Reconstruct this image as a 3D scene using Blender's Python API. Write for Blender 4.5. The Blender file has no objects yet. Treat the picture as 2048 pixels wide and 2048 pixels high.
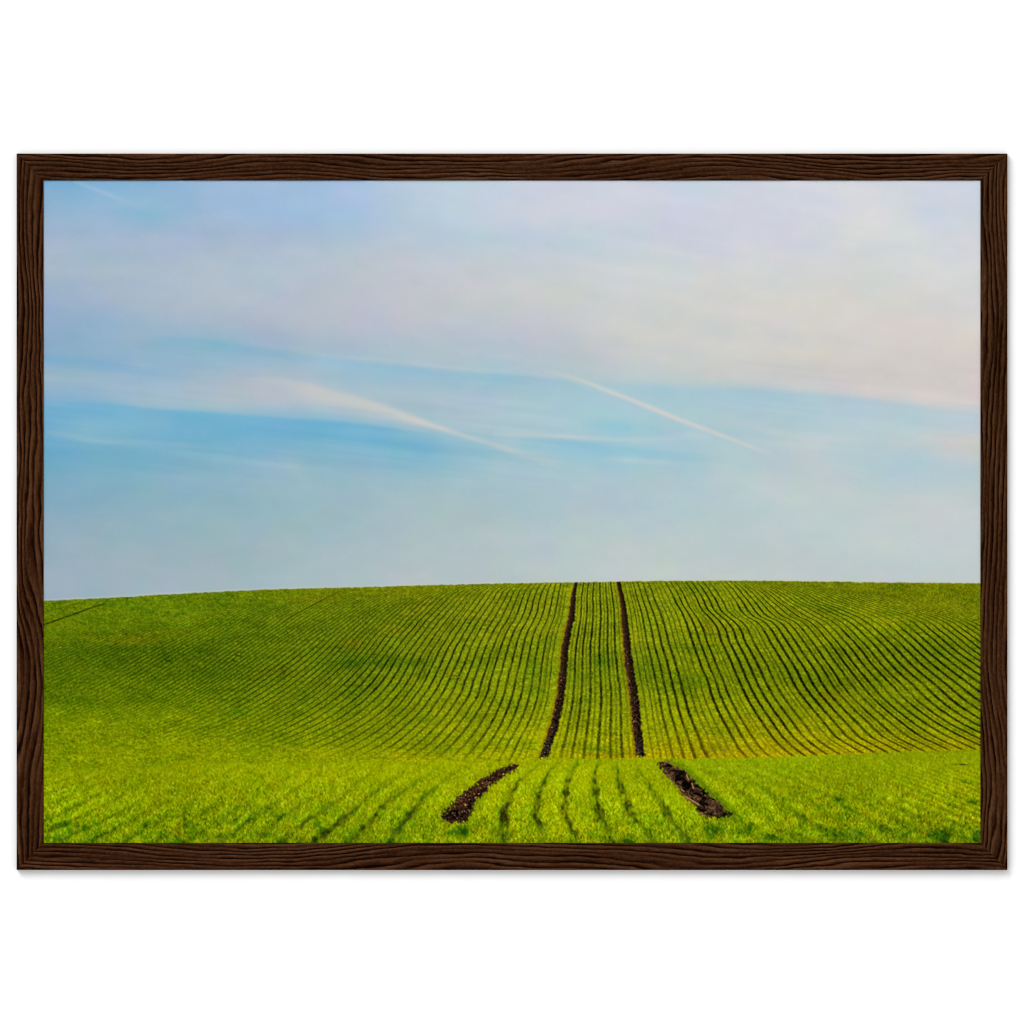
import bpy, math
import numpy as np

# ------------------------------------------------------------------ camera
SC = bpy.context.scene
PX = 0.0005                      # one photograph pixel (of 2048) is half a millimetre of wall
FRAME_Z = 0.0070                 # how far the frame's face stands off the wall
CAM_D = 6.0


def wx(px):
    return (px - 1024.0) * PX


def wz(py):
    return (1024.0 - py) * PX


cam_data = bpy.data.cameras.new("camera")
cam = bpy.data.objects.new("camera", cam_data)
SC.collection.objects.link(cam)
cam.location = (0, -(CAM_D + FRAME_Z), 0)
cam.rotation_euler = (math.radians(90), 0, 0)
cam_data.sensor_width = 36.0
cam_data.lens = 36.0 * CAM_D / (2048 * PX)
cam_data.clip_start = 0.1
cam_data.clip_end = 100.0
SC.camera = cam

# ------------------------------------------------------------------ light: bright white studio, one big softbox above left
world = bpy.data.worlds.new("World")
SC.world = world
world.use_nodes = True
bg = world.node_tree.nodes["Background"]
bg.inputs[0].default_value = (1, 1, 1, 1)
bg.inputs[1].default_value = 0.80


def softbox(name, loc, size_x, size_y, power):
    d = bpy.data.lights.new(name, 'AREA')
    d.shape = 'RECTANGLE'
    d.size, d.size_y = size_x, size_y
    d.energy = power
    o = bpy.data.objects.new(name, d)
    SC.collection.objects.link(o)
    o.location = loc
    v = -np.array(loc, float)
    v /= np.linalg.norm(v)
    from mathutils import Vector
    o.rotation_euler = Vector(v).to_track_quat('-Z', 'Y').to_euler()
    return o


softbox("softbox", (-12.4, -16.0, 18.8), 15.0, 15.0, 5250.0)

SC.cycles.filter_width = 1.15
SC.view_settings.view_transform = 'Standard'
SC.view_settings.look = 'None'
SC.view_settings.exposure = 0.0
SC.view_settings.gamma = 1.0
SC.view_settings.use_curve_mapping = False
LIGHT = 1.21                     # radiance that a white matte face in this light sends back

# ------------------------------------------------------------------ helpers


def srgb2lin(c):
    c = np.clip(np.asarray(c, float) / 255.0, 0, 1)
    return np.where(c <= 0.04045, c / 12.92, ((c + 0.055) / 1.055) ** 2.4)


def smooth(a, b, x):
    t = np.clip((x - a) / (b - a), 0, 1)
    return t * t * (3 - 2 * t)


def blur(a, sx, sy):
    """gaussian blur through the FFT (periodic edges)"""
    h, w = a.shape
    fy = np.fft.fftfreq(h)[:, None]
    fx = np.fft.rfftfreq(w)[None, :]
    k = np.exp(-2 * (math.pi ** 2) * ((fx * sx) ** 2 + (fy * sy) ** 2))
    return np.fft.irfft2(np.fft.rfft2(a) * k, s=a.shape)


def blur_pad(a, s):
    p = int(3 * s) + 2
    b = np.pad(a, p, mode='edge')
    return blur(b, s, s)[p:-p, p:-p]


def noise(shape, seed, sx, sy):
    r = np.random.default_rng(seed).standard_normal(shape)
    r = blur(r, sx, sy)
    return (r - r.mean()) / r.std()


def slanted(shape, seed, sx, sy, slope):
    """noise whose grain runs along x for sx px, sy px thick, dropping `slope` px per px"""
    h, w = shape
    r = np.random.default_rng(seed).standard_normal(shape)
    fy = np.fft.fftfreq(h)[:, None]
    fx = np.fft.rfftfreq(w)[None, :]
    k = np.exp(-2 * (math.pi ** 2) * (((fx + slope * fy) * sx) ** 2 + (fy * sy) ** 2))
    r = np.fft.irfft2(np.fft.rfft2(r) * k, s=shape)
    return (r - r.mean()) / r.std()


def sheared(shape, seed, sx, sy, shear):
    """noise whose grain leans: sy long, leaning `shear` px of x per px of y"""
    h, w = shape
    r = np.random.default_rng(seed).standard_normal(shape)
    fy = np.fft.fftfreq(h)[:, None]
    fx = np.fft.rfftfreq(w)[None, :]
    k = np.exp(-2 * (math.pi ** 2) * ((fx * sx) ** 2 + ((fy + shear * fx) * sy) ** 2))
    r = np.fft.irfft2(np.fft.rfft2(r) * k, s=shape)
    return (r - r.mean()) / r.std()


def pchip(xk, yk, xq):
    """monotone cubic through the knots, straight beyond them"""
    xk = np.asarray(xk, float)
    yk = np.asarray(yk, float)
    h = np.diff(xk)
    d = np.diff(yk) / h
    m = np.empty_like(yk)
    m[0], m[-1] = d[0], d[-1]
    if len(xk) > 2:
        w1 = 2 * h[1:] + h[:-1]
        w2 = h[1:] + 2 * h[:-1]
        ok = (d[:-1] * d[1:]) > 0
        with np.errstate(divide='ignore', invalid='ignore'):
            mm = (w1 + w2) / (w1 / d[:-1] + w2 / d[1:])
        m[1:-1] = np.where(ok, mm, 0)
    i = np.clip(np.searchsorted(xk, xq) - 1, 0, len(xk) - 2)
    t = (xq - xk[i]) / h[i]
    tc = np.clip(t, 0, 1)
    y = ((1 + 2 * tc) * (1 - tc) ** 2 * yk[i] + tc * (1 - tc) ** 2 * h[i] * m[i]
         + tc ** 2 * (3 - 2 * tc) * yk[i + 1] + tc ** 2 * (tc - 1) * h[i] * m[i + 1])
    return y + np.where(t < 0, t * h[i] * m[i], 0) + np.where(t > 1, (t - 1) * h[i] * m[i + 1], 0)


def attr_material(name, rough, spec, detail=0.0, bump=0.0):
    """matte ink or stain: the colour of the attribute 'ink', broken up by a very fine procedural grain"""
    m = bpy.data.materials.new(name)
    m.use_nodes = True
    nt = m.node_tree
    b = nt.nodes["Principled BSDF"]
    b.inputs["Roughness"].default_value = rough
    b.inputs["Specular IOR Level"].default_value = spec
    at = nt.nodes.new("ShaderNodeAttribute")
    at.attribute_name = "ink"
    tc = nt.nodes.new("ShaderNodeTexCoord")
    no = nt.nodes.new("ShaderNodeTexNoise")
    no.inputs["Scale"].default_value = 1400.0
    no.inputs["Detail"].default_value = 2.0
    nt.links.new(tc.outputs["Object"], no.inputs["Vector"])
    mr = nt.nodes.new("ShaderNodeMapRange")
    mr.inputs["To Min"].default_value = 1.0 - detail
    mr.inputs["To Max"].default_value = 1.0 + detail
    nt.links.new(no.outputs["Fac"], mr.inputs["Value"])
    mx = nt.nodes.new("ShaderNodeVectorMath")
    mx.operation = 'SCALE'
    nt.links.new(at.outputs["Color"], mx.inputs[0])
    nt.links.new(mr.outputs["Result"], mx.inputs["Scale"])
    nt.links.new(mx.outputs["Vector"], b.inputs["Base Color"])
    if bump:
        bp = nt.nodes.new("ShaderNodeBump")
        bp.inputs["Strength"].default_value = bump
        bp.inputs["Distance"].default_value = 0.0002
        nt.links.new(no.outputs["Fac"], bp.inputs["Height"])
        nt.links.new(bp.outputs["Normal"], b.inputs["Normal"])
    return m


def mesh_object(name, verts, faces, mat, parent=None, ink=None):
    """verts (n,3) and faces (m,4) arrays -> one mesh object; ink = colour per vertex"""
    me = bpy.data.meshes.new(name)
    verts = np.ascontiguousarray(verts, np.float32)
    faces = np.ascontiguousarray(faces, np.int32)
    me.vertices.add(len(verts))
    me.vertices.foreach_set("co", verts.ravel())
    me.loops.add(faces.size)
    me.loops.foreach_set("vertex_index", faces.ravel())
    me.polygons.add(len(faces))
    me.polygons.foreach_set("loop_start", np.arange(0, faces.size, 4, dtype=np.int32))
    me.polygons.foreach_set("loop_total", np.full(len(faces), 4, np.int32))
    me.update(calc_edges=True)
    if ink is not None:
        a = me.color_attributes.new("ink", 'FLOAT_COLOR', 'POINT')
        col = np.ones((len(verts), 4), np.float32)
        col[:, :3] = ink
        a.data.foreach_set("color", col.ravel())
    me.materials.append(mat)
    o = bpy.data.objects.new(name, me)
    SC.collection.objects.link(o)
    if parent is not None:
        o.parent = parent
    return o


def grid_faces(ny, nx, base=0):
    i = np.arange(ny * nx).reshape(ny, nx) + base
    return np.stack([i[:-1, :-1], i[1:, :-1], i[1:, 1:], i[:-1, 1:]], -1).reshape(-1, 4)


# ------------------------------------------------------------------ the wall
wall_mat = bpy.data.materials.new("white wall paint")
wall_mat.use_nodes = True
_nt = wall_mat.node_tree
_b = _nt.nodes["Principled BSDF"]
_b.inputs["Roughness"].default_value = 0.9
_b.inputs["Specular IOR Level"].default_value = 0.1
_n = _nt.nodes.new("ShaderNodeTexNoise")
_n.inputs["Scale"].default_value = 60.0
_r = _nt.nodes.new("ShaderNodeValToRGB")
_r.color_ramp.elements[0].color = (0.92, 0.92, 0.92, 1)
_r.color_ramp.elements[1].color = (0.94, 0.94, 0.94, 1)
_nt.links.new(_n.outputs["Fac"], _r.inputs["Fac"])
_nt.links.new(_r.outputs["Color"], _b.inputs["Base Color"])
W = 3.0
wv = np.array([(-W, 0, -W), (W, 0, -W), (W, 0, W), (-W, 0, W),
               (-W, .1, -W), (W, .1, -W), (W, .1, W), (-W, .1, W)])
wf = [(0, 1, 2, 3), (5, 4, 7, 6), (3, 2, 6, 7), (1, 0, 4, 5), (0, 3, 7, 4), (2, 1, 5, 6)]
wall = mesh_object("wall", wv, wf, wall_mat)
wall.data.polygons.foreach_set("use_smooth", np.zeros(6, bool))
wall["kind"] = "structure"
wall["label"] = "plain white wall behind the framed picture"

# ------------------------------------------------------------------ the printed picture: a ploughed hill under thin cloud
X0, X1, Y0, Y1 = 87, 1961, 361, 1686          # where the picture shows inside the frame, in photograph pixels
NW, NH = X1 - X0, Y1 - Y0
XX = X0 + np.arange(NW) + 0.5
YY = Y0 + np.arange(NH) + 0.5
GX, GY = np.meshgrid(XX, YY)


def colour_grid(rows):
    """rows: (y, [(x, r, g, b), ...]) -> full size picture, smooth between the samples"""
    ys = np.array([r[0] for r in rows], float)
    out = np.empty((NH, NW, 3))
    tab = np.empty((len(rows), NW, 3))
    for k, (y, pts) in enumerate(rows):
        p = np.array(pts, float)
        for c in range(3):
            tab[k, :, c] = np.interp(XX, p[:, 0], p[:, 1 + c])
    i = np.clip(np.searchsorted(ys, YY) - 1, 0, len(ys) - 2)
    t = np.clip((YY - ys[i]) / (ys[i + 1] - ys[i]), 0, 1)
    t = (t * 0.5 + 0.5 * t * t * (3 - 2 * t))[:, None, None]
    out[:] = tab[i] * (1 - t) + tab[i + 1] * t
    return out


def value_grid(xs, rows):
    return colour_grid([(y, [(x, v, v, v) for x, v in zip(xs, vs)]) for y, vs in rows])[..., 0]


def stroke_weight(pts, up=None, down=None):
    """soft stroke along (x, y, width, alpha): signed vertical distance for the nearly level ones"""
    p = np.array(pts, float)
    yc = pchip(p[:, 0], p[:, 1], XX)
    a = np.interp(XX, p[:, 0], p[:, 3], left=0, right=0)
    fade = np.interp(XX, [p[0, 0] - 1, p[0, 0], p[-1, 0], p[-1, 0] + 1], [0, 1, 1, 0])
    slope = np.gradient(yc)
    d = (GY - yc[None]) / np.sqrt(1 + slope[None] ** 2)
    if up is None:
        w = np.interp(XX, p[:, 0], p[:, 2])[None]
        g = np.exp(-(d / w) ** 2)
    else:
        g = np.where(d < 0, np.exp(-(d / up) ** 2), np.exp(-(d / down) ** 2))
    return g * (a * fade)[None]


def lay(img, w, col):
    img += w[..., None] * (np.array(col, float) - img)


# ---- sky
SKY = [
 (361, [(90,120,170,210),(200,125,172,212),(300,130,175,210),(450,160,185,218),(600,163,190,220),(720,172,193,222),(800,184,200,216),(900,190,206,222),(1000,198,208,222),(1100,206,208,222),(1300,208,210,224),(1360,200,212,224),(1500,207,210,224),(1750,214,215,222),(1850,207,210,226),(1950,206,212,224)]),
 (430, [(90,140,172,205),(200,140,177,209),(300,131,177,211),(400,150,180,208),(450,163,185,217),(600,160,189,219),(720,165,190,220),(800,178,198,216),(900,190,206,220),(1000,199,206,220),(1100,204,206,220),(1300,206,208,222),(1500,208,208,222),(1650,208,209,223),(1750,213,213,217),(1850,204,209,222),(1950,203,210,222)]),
 (480, [(90,164,178,203),(200,160,180,204),(350,163,180,207),(450,165,181,202),(600,172,186,210),(750,180,194,212),(900,184,200,214),(1050,186,202,216),(1200,192,206,218),(1320,204,205,220),(1500,207,208,221),(1640,208,208,221),(1700,212,213,216),(1850,210,213,218),(1950,210,212,219)]),
 (540, [(90,167,181,200),(250,168,183,200),(400,172,187,202),(550,178,190,205),(700,188,192,204),(850,194,198,208),(1000,197,200,207),(1150,200,205,210),(1300,204,207,212),(1500,210,211,213),(1700,213,212,213),(1950,212,214,216)]),
 (600, [(90,156,173,204),(250,165,181,200),(400,172,186,200),(550,178,188,200),(700,187,190,202),(850,195,195,204),(1000,200,200,203),(1150,204,204,204),(1300,206,206,206),(1500,210,208,206),(1700,214,210,205),(1950,214,212,211)]),
 (650, [(90,143,170,198),(200,146,176,203),(350,158,180,201),(500,172,182,198),(650,180,188,202),(800,190,190,204),(900,190,196,207),(1050,196,197,206),(1200,204,204,206),(1400,206,206,204),(1600,212,208,204),(1780,216,206,205),(1950,216,210,206)]),
 (690, [(90,140,170,198),(200,149,178,203),(350,142,178,201),(420,140,179,200),(500,150,180,203),(650,168,184,200),(800,174,191,204),(950,179,192,204),(1100,190,196,205),(1250,202,203,204),(1500,208,206,202),(1700,211,207,202),(1950,215,207,202)]),
 (720, [(90,138,173,204),(200,138,175,201),(350,148,180,203),(500,147,181,203),(650,153,186,205),(720,162,189,206),(850,176,194,204),(1000,177,194,205),(1150,188,197,204),(1300,200,203,204),(1500,206,204,200),(1700,209,205,200),(1950,213,204,200)]),
 (750, [(90,155,181,200),(300,142,178,203),(400,163,184,200),(550,170,184,200),(650,160,186,203),(720,152,186,208),(850,155,187,207),(1000,163,192,206),(1130,178,197,205),(1250,190,202,206),(1400,200,202,200),(1600,205,203,200),(1950,212,203,200)]),
 (780, [(90,146,178,202),(300,158,184,202),(500,172,184,198),(600,177,187,197),(700,165,186,204),(850,164,190,206),(1000,163,192,205),(1150,166,197,209),(1250,174,200,210),(1350,176,200,210),(1450,180,200,208),(1600,196,202,203),(1700,205,202,201),(1950,213,203,200)]),
 (805, [(90,126,174,207),(200,137,180,205),(300,160,186,200),(500,174,188,198),(650,176,190,201),(750,172,190,203),(900,168,190,205),(1100,168,199,210),(1200,168,200,212),(1400,174,200,211),(1550,174,199,211),(1700,190,202,208),(1850,205,203,203),(1950,212,204,202)]),
 (830, [(90,116,172,206),(300,132,180,204),(450,140,183,204),(550,140,184,205),(650,150,187,206),(800,165,190,203),(900,170,192,204),(1050,171,198,208),(1150,162,198,210),(1300,168,200,210),(1450,177,202,208),(1600,176,200,212),(1800,182,202,212),(1950,192,203,210)]),
 (860, [(90,115,172,204),(180,132,179,202),(300,118,176,204),(450,111,174,204),(600,113,176,206),(750,122,180,206),(850,150,189,204),(950,174,195,206),(1050,172,196,206),(1150,168,199,210),(1250,156,196,210),(1400,172,200,208),(1600,180,202,208),(1800,184,204,210),(1950,198,204,206)]),
 (890, [(90,112,170,204),(250,120,174,201),(400,122,176,201),(550,125,179,204),(700,125,181,204),(850,126,182,205),(950,150,190,205),(1080,168,197,208),(1150,157,196,210),(1300,162,198,210),(1450,177,201,208),(1600,186,204,207),(1750,179,202,211),(1900,200,202,202),(1960,205,204,200)]),
 (920, [(90,112,168,198),(250,118,172,196),(400,125,176,198),(550,143,182,200),(700,138,182,200),(850,132,182,204),(1000,158,191,204),(1080,160,194,206),(1150,152,193,208),(1300,162,198,208),(1450,177,200,206),(1600,184,202,206),(1800,175,200,211),(1960,190,202,208)]),
 (960, [(90,122,170,194),(250,130,174,194),(400,138,178,196),(600,150,182,196),(800,152,186,200),(1000,166,192,202),(1200,174,198,206),(1400,178,200,206),(1620,192,202,203),(1800,177,200,209),(1960,184,202,209)]),
 (1000, [(90,132,170,190),(300,140,176,190),(500,146,180,194),(700,158,184,194),(900,166,188,196),(1100,172,194,202),(1300,176,198,206),(1500,184,202,206),(1700,192,204,204),(1960,198,204,206)]),
 (1050, [(90,142,170,186),(300,146,176,187),(500,152,180,188),(700,160,184,192),(900,171,190,194),(1100,178,195,200),(1300,182,198,202),(1600,190,203,204),(1960,196,204,204)]),
 (1100, [(90,150,171,184),(300,154,176,186),(500,160,180,187),(700,166,186,190),(900,178,192,193),(1100,184,196,197),(1300,188,199,198),(1600,192,202,200),(1960,194,204,202)]),
 (1150, [(90,155,172,184),(300,160,178,187),(500,164,182,188),(700,170,188,192),(900,182,192,194),(1200,189,198,197),(1500,194,202,200),(1960,192,200,200)]),
 (1210, [(90,152,172,188),(300,160,178,190),(700,172,186,192),(1200,190,196,198),(1960,192,199,200)]),
]
sky = colour_grid(SKY)
for c in range(3):
    sky[..., c] = blur_pad(sky[..., c], 9.0)
lay(sky, stroke_weight([(87,806,1,.5),(200,809,1,.55),(300,820,1,.6),(400,826,1,.7),(520,836,1,.72),(600,842,1,.76),(700,848,1,.7),(780,858,1,.65),(840,868,1,.3),(900,880,1,0)], 4, 30), (106,174,208))
lay(sky, stroke_weight([(87,712,1,.5),(160,720,1,.5),(250,732,1,.4),(330,748,1,.0)], 4, 14), (118,172,206))
lay(sky, stroke_weight([(300,670,1,0),(345,677,1,.4),(411,682,1,.6),(477,692,1,.45),(544,700,1,.3),(640,712,1,.0)], 5, 16), (122,177,201))
lay(sky, stroke_weight([(560,708,1,0),(690,723,1,.5),(800,735,1,.7),(860,741,1,.6),(950,748,1,.5),(1050,754,1,.5),(1130,764,1,.4),(1200,790,1,0)], 4, 18), (142,187,211))
lay(sky, stroke_weight([(1140,760,1,0),(1182,768,1,.45),(1315,778,1,.7),(1413,783,1,.65),(1536,788,1,.75),(1659,796,1,.6),(1782,811,1,.5),(1880,826,1,.35),(1955,836,1,.2)], 9, 26), (163,198,212))
lay(sky, stroke_weight([(1040,880,1,.3),(1120,884,1,.75),(1200,892,1,.7),(1300,902,1,.5),(1420,912,1,.1)], 5, 24), (140,192,211))
lay(sky, stroke_weight([(1140,848,1,0),(1190,850,1,.4),(1260,854,1,.4),(1330,862,1,0)], 10, 10), (146,193,211))
lay(sky, stroke_weight([(146,361,3.5,.55),(189,378,4,.6),(222,391,5,.55),(252,403,5,.35),(285,414.6,6,.25),(325,429.5,7,.1)]), (158,186,214))
lay(sky, stroke_weight([(420,772,1,0),(540,758,1,.25),(600,768,1,.45),(660,784,1,.6),(720,799,1,.65),(770,814,1,.55),(820,832,1,.4),(870,850,1,0)], 5, 30), (196,196,197))
lay(sky, stroke_weight([(560,773,16,.0),(620,789,20,.35),(690,799,15,.4),(760,817,11,.55),(815,835,8,.75),(860,850,6.5,.85),(900,862,5,.75),(950,878,4.5,.5),(1000,893,6,.5),(1050,910,8,.35),(1110,926,10,.22),(1210,945,14,0)]), (208,204,201))
lay(sky, stroke_weight([(640,712,4,0),(720,716,4,.32),(800,722,4,.36),(860,731,4,.36),(950,739,5,.24),(1050,744,6,.18),(1130,752,6,.1),(1170,763,4,0)]), (194,201,204))
lay(sky, stroke_weight([(1075,735,6,.0),(1105,744,5,.18),(1135,752.5,4.2,.35),(1170,763.5,4.2,.58),(1217,782,4.2,.7),(1266,801,4.6,.76),(1315,821,4.8,.78),(1364,841,4.6,.76),(1413,859,4.2,.7),(1462,878,3.8,.6),(1510,896,3.6,.45),(1552,912,4,.12)]), (217,210,203))
lay(sky, stroke_weight([(985,868,4.5,.4),(1118,872.5,4,.7),(1217,878,4.5,.6),(1300,880,6,.35),(1400,870,8,.3),(1440,866,8,0)]), (193,205,208))
lay(sky, stroke_weight([(1200,918,5,0),(1260,920,5,.4),(1330,926,5,.3),(1400,934,6,0)]), (184,203,208))
lay(sky, stroke_weight([(1413,843,5,.1),(1500,850,6,.35),(1560,868,8,.4),(1640,883,8,.4),(1750,882,8,.1)]), (196,203,204))
lay(sky, stroke_weight([(92,864,4,.4),(140,871,5,.5),(203,881,6,.5),(316,888,6,.3),(473,900,8,.1)]), (154,187,203))
lay(sky, stroke_weight([(1840,868,14,.2),(1900,888,20,.5),(1961,896,24,.5)]), (207,204,200))
lay(sky, stroke_weight([(1400,990,5,0),(1560,1000,7,.3),(1700,1015,9,.35),(1961,1040,12,.3)]), (198,204,203))
lay(sky, stroke_weight([(87,757,7,.4),(200,756,8,.3),(300,752,8,0)]), (164,186,200))
for bx_, by_, rx, ry, lean, a, col in [(1618,918,42,38,0,.45,(192,200,202)),(1600,1000,70,16,.1,.2,(196,203,204)),(592,938,16,24,.5,.4,(158,187,198)),(610,962,12,14,.4,.3,(160,188,198)),
                                      (880,1010,160,40,.1,.2,(176,190,194)),(300,985,140,30,.1,.15,(144,178,190)),(1775,425,60,60,-.3,.25,(216,216,220)),(1905,900,70,22,.1,.3,(206,204,200)),
                                      (820,790,120,16,.16,.25,(176,193,204)),(560,690,120,10,.12,.2,(176,187,202)),(450,460,110,22,.1,.25,(160,177,198)),(1210,450,150,22,.05,.25,(188,205,217)),(640,425,60,22,0,.3,(158,188,220)),
                                      (1250,905,170,10,.1,.3,(142,193,211)),(1210,852,60,9,0,.35,(146,193,211))]:
    lay(sky, a * np.exp(-((GX - bx_ - lean * (GY - by_)) / rx) ** 2 - ((GY - by_ - (0.12 if rx > 60 else 0) * (GX - bx_)) / ry) ** 2), col)
lay(sky, stroke_weight([(1200,917,5,0),(1260,920,6,.4),(1370,927,6,.35),(1500,940,8,.2),(1640,965,10,.1)]), (186,204,208))
lay(sky, 0.16 * np.exp(-((GX - 300) / 330) ** 2 - ((GY - 470 - 0.1 * (GX - 300)) / 110) ** 2) * np.clip(1 + 0.4 * noise((NH, NW), 36, 60, 9), 0, 2), (190, 200, 212))
cloud = noise((NH, NW), 11, 70, 16) * 0.45 + noise((NH, NW), 12, 90, 45) * 1.0
streak = (slanted((NH, NW), 17, 70, 2.6, 0.11) + 0.8 * slanted((NH, NW), 19, 110, 6, 0.09)) * np.clip(0.7 + 0.7 * noise((NH, NW), 20, 90, 50), 0, 2) * smooth(640, 760, GY) * (1 - smooth(920, 1010, GY))
wisp = slanted((NH, NW), 16, 120, 7, 0.2) * np.clip(0.5 + 0.7 * noise((NH, NW), 18, 120, 60), 0, 2) * (1 - smooth(700, 800, GY))
mottle = noise((NH, NW), 34, 26, 13) + 0.6 * noise((NH, NW), 35, 11, 6)
sky += (cloud * 0.8 + streak * 0.85 + wisp * 0.7 + mottle * 0.95)[..., None] * np.array([1.35, 0.8, 0.45])
sky += np.array([2.4, 3.0, 2.6]) + (1 - smooth(560, 760, GY))[..., None] * np.array([0.0, 1.6, 0.6]) + smooth(930, 1100, GY)[..., None] * np.array([0.0, 1.6, 2.2])
blot = noise((NH // 8 + 2, NW // 8 + 2), 13, 2.2, 2.2)
blot2 = noise((NH // 8 + 2, NW // 8 + 2), 14, 2.2, 2.2)
blot = blur(np.kron(blot, np.ones((8, 8)))[:NH, :NW], 2, 2)
blot2 = blur(np.kron(blot2, np.ones((8, 8)))[:NH, :NW], 2, 2)
sky[..., 0] += blot * 1.0
sky[..., 1] += -blot * 0.5 + blot2 * 0.3
sky[..., 2] += -blot2 * 1.2
sky += noise((NH, NW), 15, 0.9, 0.9)[..., None] * 0.5

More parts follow.
